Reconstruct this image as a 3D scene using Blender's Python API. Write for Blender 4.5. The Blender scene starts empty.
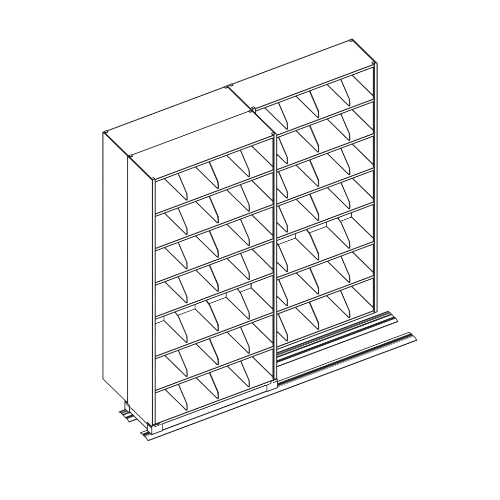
import bpy, math
from mathutils import Vector

U = 0.0064                       # one drawing unit in metres
C = bpy.context.scene.collection
S = bpy.context.scene

# ---------------------------------------------------------------- materials
def mat(name, c0, c1, rough):
    m = bpy.data.materials.new(name); m.use_nodes = True
    nt = m.node_tree; b = nt.nodes['Principled BSDF']
    n = nt.nodes.new('ShaderNodeTexNoise'); n.inputs['Scale'].default_value = 6.0
    tc = nt.nodes.new('ShaderNodeTexCoord')
    r = nt.nodes.new('ShaderNodeValToRGB')
    r.color_ramp.elements[0].color = (c0, c0, c0, 1); r.color_ramp.elements[1].color = (c1, c1, c1, 1)
    nt.links.new(tc.outputs['Object'], n.inputs['Vector'])
    nt.links.new(n.outputs['Fac'], r.inputs['Fac'])
    nt.links.new(r.outputs['Color'], b.inputs['Base Color'])
    b.inputs['Roughness'].default_value = rough
    b.inputs['Specular IOR Level'].default_value = 0.0
    return m
WHITE = mat('white_enamel', 0.89, 0.90, 0.9)
PAPER = mat('white_floor', 0.89, 0.90, 1.0)
INK = mat('black_edging', 0.007, 0.009, 1.0)

# ---------------------------------------------------------------- mesh builder
class MB:
    def __init__(s): s.v = []; s.f = []; s.m = []
    def add(s, vs, fs, mi):
        o = len(s.v); s.v += [Vector(v) for v in vs]
        for f in fs: s.f.append([o + i for i in f]); s.m.append(mi)
    def box(s, x0, x1, y0, y1, z0, z1, mi=0):
        vs = [(x, y, z) for x in (x0, x1) for y in (y0, y1) for z in (z0, z1)]
        s.add(vs, [(0,1,3,2),(4,6,7,5),(0,4,5,1),(2,3,7,6),(0,2,6,4),(1,5,7,3)], mi)
    def line(s, a, b, r=0.55, ext=0.6, n=8):
        """black edging bead along an edge"""
        a = Vector(a); b = Vector(b); d = (b - a).normalized()
        a = a - d * r * ext; b = b + d * r * ext
        p = d.orthogonal().normalized(); q = d.cross(p)
        vs = []
        for e in (a, b):
            for k in range(n):
                t = 2 * math.pi * (k + .5) / n
                vs.append(e + p * r * math.cos(t) + q * r * math.sin(t))
        fs = [(k, (k+1) % n, n + (k+1) % n, n + k) for k in range(n)]
        fs += [tuple(range(n))[::-1], tuple(range(n, 2*n))]
        s.add(vs, fs, 1)
    def path(s, pts, r=0.55, ext=0.6):
        for a, b in zip(pts, pts[1:]): s.line(a, b, r, ext)
    def prism_x(s, x0, x1, prof, mi=0):
        """profile in (y, z), extruded along x"""
        n = len(prof)
        vs = [(x0, y, z) for y, z in prof] + [(x1, y, z) for y, z in prof]
        fs = [(k, (k+1) % n, n + (k+1) % n, n + k) for k in range(n)]
        fs += [tuple(range(n))[::-1], tuple(range(n, 2*n))]
        s.add(vs, fs, mi)
    def mesh(s, name):
        me = bpy.data.meshes.new(name)
        me.from_pydata([v * U for v in s.v], [], s.f)
        me.materials.append(WHITE); me.materials.append(INK)
        for p, mi in zip(me.polygons, s.m): p.material_index = mi
        me.update()
        import bmesh
        bm = bmesh.new(); bm.from_mesh(me)
        bmesh.ops.recalc_face_normals(bm, faces=bm.faces)
        bm.to_mesh(me); bm.free()
        return me

def link(name, me, parent=None, loc=(0, 0, 0)):
    o = bpy.data.objects.new(name, me); C.objects.link(o)
    if parent: o.parent = parent
    o.location = Vector(loc) * U
    return o
def thing(name, label, cat, loc, group):
    o = bpy.data.objects.new(name, None); C.objects.link(o)
    o.location = Vector(loc) * U
    o['label'] = label; o['category'] = cat; o['group'] = group
    o.empty_display_size = 0.1
    return o

# ---------------------------------------------------------------- dimensions
W, D, H = 146.0, 46.8, 320.0
PW = 3.1                                   # width of a post's front face
SH = [276.6, 233.3, 190.2, 147.4, 97.7, 54.9]   # tops of the middle shelves
LIP = 3.0
TH = 0.80                        # bead radii, thin and thick

# --- shared divider: profile in (y, z) standing on a shelf top
DIV = [(45.9, 0), (3.3, 0.0), (2.3, 1.0), (1.9, 3.2), (2.5, 7.8), (18.8, 22.2), (24.6, 23.7), (45.9, 24.2)]
def divider_mesh(r):
    m = MB()
    m.prism_x(-0.3, 0.3, DIV)
    m.path([(-0.5, 45.9, 0.3), (-0.5, 3.3, 0.3)], TH)
    m.path([(-0.3, y, z) for y, z in DIV[1:5]], TH)
    m.path([(0, y, z) for y, z in DIV[4:7]], r, 0.3)
    m.path([(0, y, z) for y, z in DIV[6:8]], TH)
    m.path([(-0.3, 45.7, 0), (-0.3, 45.7, 24.2)], TH)
    return m.mesh('divider')
DIV_THIN = divider_mesh(0.74); DIV_THICK = divider_mesh(0.88)

def shelf_mesh():
    m = MB()
    x0, x1 = 1.0, W - 1.5
    m.box(x0, x1, 0.9, 45.95, -1.0, 0)                 # deck
    m.box(PW + .02, W - PW - 0.9, 0.2, 1.1, -LIP, 0)  # folded front lip
    m.line((PW, 0.1, -0.05), (W - PW - 0.9, 0.1, -0.05), TH)
    m.line((PW, 0.1, -LIP), (W - PW - 0.9, 0.1, -LIP), TH)
    m.line((x0 + 1, 45.8, 0), (x1, 45.8, 0), TH, 0)      # seam against the back
    m.line((x1 - .1, 45.8, .2), (x1 - .1, 1.5, .2), TH)              # seam against the side
    m.line((x1 - .2, 45.8, 0), (x1 - .2, 45.8, 38), TH, 0)    # upright seam in the rear corner
    return m.mesh('shelf')
SHELF = shelf_mesh()
DX = (42.3, 78.9, 115.5)

def post_mesh(z0, right):
    m = MB(); x0 = 0 if not right else W - PW
    m.box(x0, x0 + PW, 0, 1.6, z0, H - 0.2)
    a, b = x0, x0 + PW
    m.line((a, 0, z0), (a, 0, H - .4), TH); m.line((b, 0, z0), (b, 0, H - .4), TH)
    m.line((a, 0, z0), (b, 0, z0), TH)
    if right: m.line((a - .1, 1.5, z0), (a - .1, 1.5, H - 3), TH)
    return m.mesh('post')

def side_mesh(zb, right, backline=True, botline=True, topline=True, y0=1.62):
    m = MB(); a, b = (0.0, 1.2) if not right else (W - 1.2, W)
    m.box(a, b, y0, D, zb, H)
    o = a if not right else b
    if topline:
        m.line((a + .25, 1.0, H), (a + .25, D, H), .68)
        m.line((b - .15, 1.0, H), (b - .15, D, H), .68)
    if not right:
        if backline: m.line((a - .25, D, zb), (a - .25, D, H), TH - .05)
        if botline: m.line((a, 1.0, zb), (a, D, zb), TH)
    return m.mesh('side_panel')

def top_mesh(back=True, front=True):
    m = MB()
    m.box(1.22, W - 1.22, 1.0, D, H - 1.2, H)
    m.box(PW - 1.0, W - PW + .2, 0.2, 1.2, H - LIP, H - .02)
    if front:
        m.line((PW, 0.1, H), (W - PW, 0.1, H), TH)
        m.line((PW, 0.1, H - LIP), (W - PW - .6, 0.1, H - LIP), TH)
    if back: m.line((1, D - .2, H), (W - 1, D - .2, H), TH)
    return m.mesh('top_panel')

def cap_mesh():
    m = MB()
    m.box(-1.2, 1.2, -1.2, 1.2, 0, 0.7)
    p = [(-1.2, -1.2, .6), (1.2, -1.2, .6), (1.2, 1.2, .6), (-1.2, 1.2, .6), (-1.2, -1.2, .6)]
    m.path(p, 0.68)
    return m.mesh('corner_clip')
CAP = cap_mesh()

GRP = 'tall shelving units of the storage block'
def unit(loc, label, zb, ztb, full, backline=True, topback=True, plinth=True, capfront=True):
    t = thing('shelving_unit', label, 'shelving unit', loc, GRP)
    link('side_panel', side_mesh(zb, False, backline, True, loc[0] < 1, 1.62 if full else .05), t)
    link('side_panel', side_mesh(zb, True), t)
    link('top_panel', top_mesh(topback, full), t)
    m = MB(); m.box(1.22, W - 1.22, 46.0, 46.7, zb + .5, H - 1.25); link('back_panel', m.mesh('back_panel'), t)
    if full:
        link('post', post_mesh(zb if plinth else 13.0, False), t)
        link('post', post_mesh(zb if plinth else 13.0, True), t)
        for z in SH + [ztb]:
            s = link('shelf', SHELF, t, (0, 0, z))
            for k, dx in enumerate(DX):
                link('divider', DIV_THICK if k == 1 else DIV_THIN, s, (dx, 0, 0))
    else:
        for x in (1.25, W - PW - 1.25):
            m = MB(); m.box(x, x + PW, 1.2, 2.4, zb, H - 1.3); link('post', m.mesh('post'), t)
        m = MB(); m.box(1.3, W - 1.3, 2.5, 45.9, zb + 1, zb + 3); link('shelf', m.mesh('shelf'), t)
    if plinth:
        m = MB(); m.box(5, W - 5, 7.5, 43, 0.6, zb + .9); link('plinth', m.mesh('plinth'), t)
    spots = [(2.6, D - 1.4), (W - 2.8, D - 1.6)]
    if full: spots += [(W - 2.9, 1.9), (1.8, 1.7)]
    for x, y in spots: link('corner_clip', CAP, t, (x, y, H))
    return t

# rear row, then the mobile unit in front
unit((0, D, 0), 'closed-looking unit in the rear row, showing only its blank white top and left side', 10.4, 12, False, True, True)
unit((146.9, D, 0), 'rear right unit with open divided shelves, standing behind the uncovered floor rails', 8.0, 10.6, True)
mob = unit((0, 0, 0), 'front left unit with open divided shelves, riding on brackets over the floor rails', 8.2, 12.6, True, plinth=False)

# --- carriage under the mobile unit
m = MB()
m.box(11.2, W - 12.0, 0.1, 3.0, 1.9, 9.6)
link('front_beam', m.mesh('front_beam'), mob)
m = MB()
m.box(-0.4, 2.0, 7, 41, 2.5, 8.1)
m.line((-0.4, 7, 2.5), (-0.4, 42, 2.5), TH)
link('side_beam', m.mesh('side_beam'), mob)
m = MB(); m.box(W - 2.0, W - .2, 7, 41, 2.5, 8.1); link('side_beam', m.mesh('side_beam'), mob)

def bracket(x0, x1, y0, y1, side, hz=10.4):
    m = MB(); z0 = 1.95
    m.box(x0, x1, y0, y1, z0, hz)
    if y0 < 10: m.line((x0, y0, z0 + .2), (x1, y0, z0 + .2), TH)
    if side == 'L' and y0 < 10:
        m.box(x0, x0 + 6.5, y0 + .2, y1 + .6, hz, hz + 1.6)
        m.line((x0, y0, z0), (x0, y0, hz), .62)
        m.line((x0, y1, z0), (x0, y1, hz + 1.6), TH)
        m.line((x0, y0, z0), (x0, y1, z0), TH)
        m.line((x0, y0, hz - .2), (x0, y1, hz - .2), TH)
        m.line((x0, y0, hz + 1.6), (x0, y1 + .6, hz + 1.6), .62)
        m.line((x1, y0, z0), (x1, y0, hz - .4), .6)
        m.line((x0 + 2.4, y0, hz), (x0 + 8.2, y0, hz), .55)
        m.line((x0 + .4, y0, hz + 1.9), (x0 + 8.6, y0, hz + 1.9), .65)
        m.line((x0 + 8.2, y0, hz + 1.8), (x0 + 8.2, y0, hz), .55)
        m.line((x0 + 8.2, y0, hz), (x1, y0, hz + .2), .5)
    elif side == 'R':
        m.line((x0, y0, z0), (x0, y0, hz - .4), .62)
        m.line((x1, y0, z0), (x1, y0, hz + 2), .62)
        m.line((x0, y0, hz - .2), (x0 + 4.6, y0, hz - .2), .6)
        m.line((x0 + 4.6, y0, hz), (x0 + 5.2, y0, hz + 2.4), .6)
        m.line((x0 + 5.2, y0, hz + 2.4), (x1, y0, hz + 2.4), .6)
        m.line((x0 + 7.4, y0, hz - .1), (x1, y0, hz - .1), .7)
        m.box(x0 + 5.2, x1, y0 + .1, y0 + 3, hz, hz + 2.4)
        # outer guide tongue
        m.prism_x(x1, x1 + .9, [(y0, z0), (y0, hz), (y0 + 3, hz - 1.5), (y0 + 8, z0 + 4), (y0 + 8, z0)], 1)
    else:
        m.line((x0, y0, z0), (x0, y0, hz + .6), .75)
        m.line((x0, y1, z0 - .4), (x0, y1, hz + .4), TH)
        m.line((x0, y0, z0), (x0, y1, z0), TH)
        m.line((x0, y0, hz - 1.6), (x0, y1 - 1.5, hz - 1.6), .5)
        m.line((x0, y0, hz + .7), (x0, y1, hz + .7), .75)
    return m.mesh('wheel_bracket')
link('wheel_bracket', bracket(-1.2, 11.2, -0.9, 7.0, 'L'), mob)
link('wheel_bracket', bracket(W - 12.0, W + .2, -0.9, 7.0, 'R'), mob)
link('wheel_bracket', bracket(-1.5, 9.0, 41.0, 49.6, 'B'), mob)
m = MB(); m.box(W - 12.0, W - .2, 41, 46.5, 1.95, 8.0); link('wheel_bracket', m.mesh('wheel_bracket'), mob)
# bottom edge of the beam between the brackets
m = MB(); m.box(11.4, W - 12.2, -.3, 1.6, 1.8, 1.89); m.line((11.2, -0.4, 2.1), (W - 12, -0.4, 2.1), TH)
link('beam_skirt', m.mesh('beam_skirt'), mob)

# ---------------------------------------------------------------- floor rails
XL, XR = -8.6, 307.2
def rail(y, prof, beads, label):
    m = MB()
    m.prism_x(XL, XR, prof)
    for yy, zz, r in beads: m.line((XL, yy, zz), (XR, yy, zz), r, 0)
    up = prof[:-1] if prof[-1][1] <= .3 else prof
    for x in (XL, XR):
        m.path([(x, a, b + .1) for a, b in prof], .62)
    return_me = m.mesh('floor_rail')
    o = link('floor_rail', return_me, None, (0, y, 0.15))
    o['label'] = label; o['category'] = 'rail'; o['group'] = 'floor rails under the units'
    return o
# narrow rail: low front flange, close grooves, plain back strip
P1 = [(0, 0), (0.4, .35), (3.9, 1.5), (4.6, 1.1), (5.2, 1.5), (6.2, 1.1), (6.8, 1.5), (7.7, 1.1), (8.4, 1.5), (9.2, 1.1), (10.4, 1.5), (14.2, .7), (15.0, 0)]
B1 = [(0.1, .25, .8), (5.8, 1.5, .36), (7.0, 1.5, .36), (8.15, 1.5, .42), (9.35, 1.55, .52), (10.4, 1.5, .72), (14.3, .85, .72)]
rail(-5.7, P1, B1, 'narrow front floor rail with close dark grooves, running out furthest right')
P2 = [(0, 0), (0.4, .35), (3.0, 1.6), (5.6, 1.7), (6.2, 1.2), (9.2, 1.2), (9.8, 1.7), (10.8, 1.75), (11.6, 1.4), (12.8, 1.4), (13.4, 1.75), (17.6, 1.3), (19.4, 0)]
B2 = [(0.1, .25, .82), (3.9, 1.85, .42), (5.0, 1.9, .40), (6.2, 1.7, .85), (7.2, 1.5, .45), (11.2, 1.95, .85), (12.2, 1.8, .6), (14.2, 1.8, .5), (15.6, 1.75, .42), (17.7, 1.5, .95)]
rail(30.5, P2, B2, 'wider double floor rail with two dark tracks, just in front of the rear right unit')

# ---------------------------------------------------------------- floor
me = bpy.data.meshes.new('floor')
s = 40
me.from_pydata([(-s, -s, 0), (s, -s, 0), (s, s, 0), (-s, s, 0)], [], [(0, 1, 2, 3)])
me.materials.append(PAPER)
fl = bpy.data.objects.new('floor', me); C.objects.link(fl); fl['kind'] = 'structure'

# ---------------------------------------------------------------- camera (parallel projection)
se = 0.6054; e = math.asin(se); ce = math.cos(e)
a = math.radians(31.70); ca, sa = math.cos(a), math.sin(a)
r = Vector((ca, -sa, 0)); u = Vector((se * sa, se * ca, ce)); z = r.cross(u)
mid = (r * (250 - 152.4) + u * (435.3 - 250)) * U
from mathutils import Matrix
cam = bpy.data.cameras.new('camera'); co = bpy.data.objects.new('camera', cam); C.objects.link(co)
cam.type = 'ORTHO'; cam.ortho_scale = 500 * U; cam.clip_end = 200; cam.clip_start = 0.1
R = Matrix((r, u, z)).transposed().to_4x4()
co.matrix_world = Matrix.Translation(mid + z * 7.0) @ R
S.camera = co

# ---------------------------------------------------------------- light: one added far-off lamp on the view axis, hiding cast shadows, soft white surround
la = bpy.data.lights.new('added_axis_lamp', 'AREA'); la.shape = 'DISK'; la.size = 4.0; la.energy = 6.9 * math.pi * 2000 ** 2
lo = bpy.data.objects.new('added_axis_lamp', la); C.objects.link(lo)
lz = z
lo.matrix_world = Matrix.Translation(mid + lz * 2000.0) @ lz.to_track_quat('Z', 'Y').to_matrix().to_4x4()
w = bpy.data.worlds.new('World'); S.world = w; w.use_nodes = True
w.node_tree.nodes['Background'].inputs[0].default_value = (1, 1, 1, 1)
w.node_tree.nodes['Background'].inputs[1].default_value = 0.40
S.view_settings.view_transform = 'Standard'; S.view_settings.look = 'None'
S.view_settings.exposure = 0; S.view_settings.gamma = 1
S.render.engine = 'CYCLES'
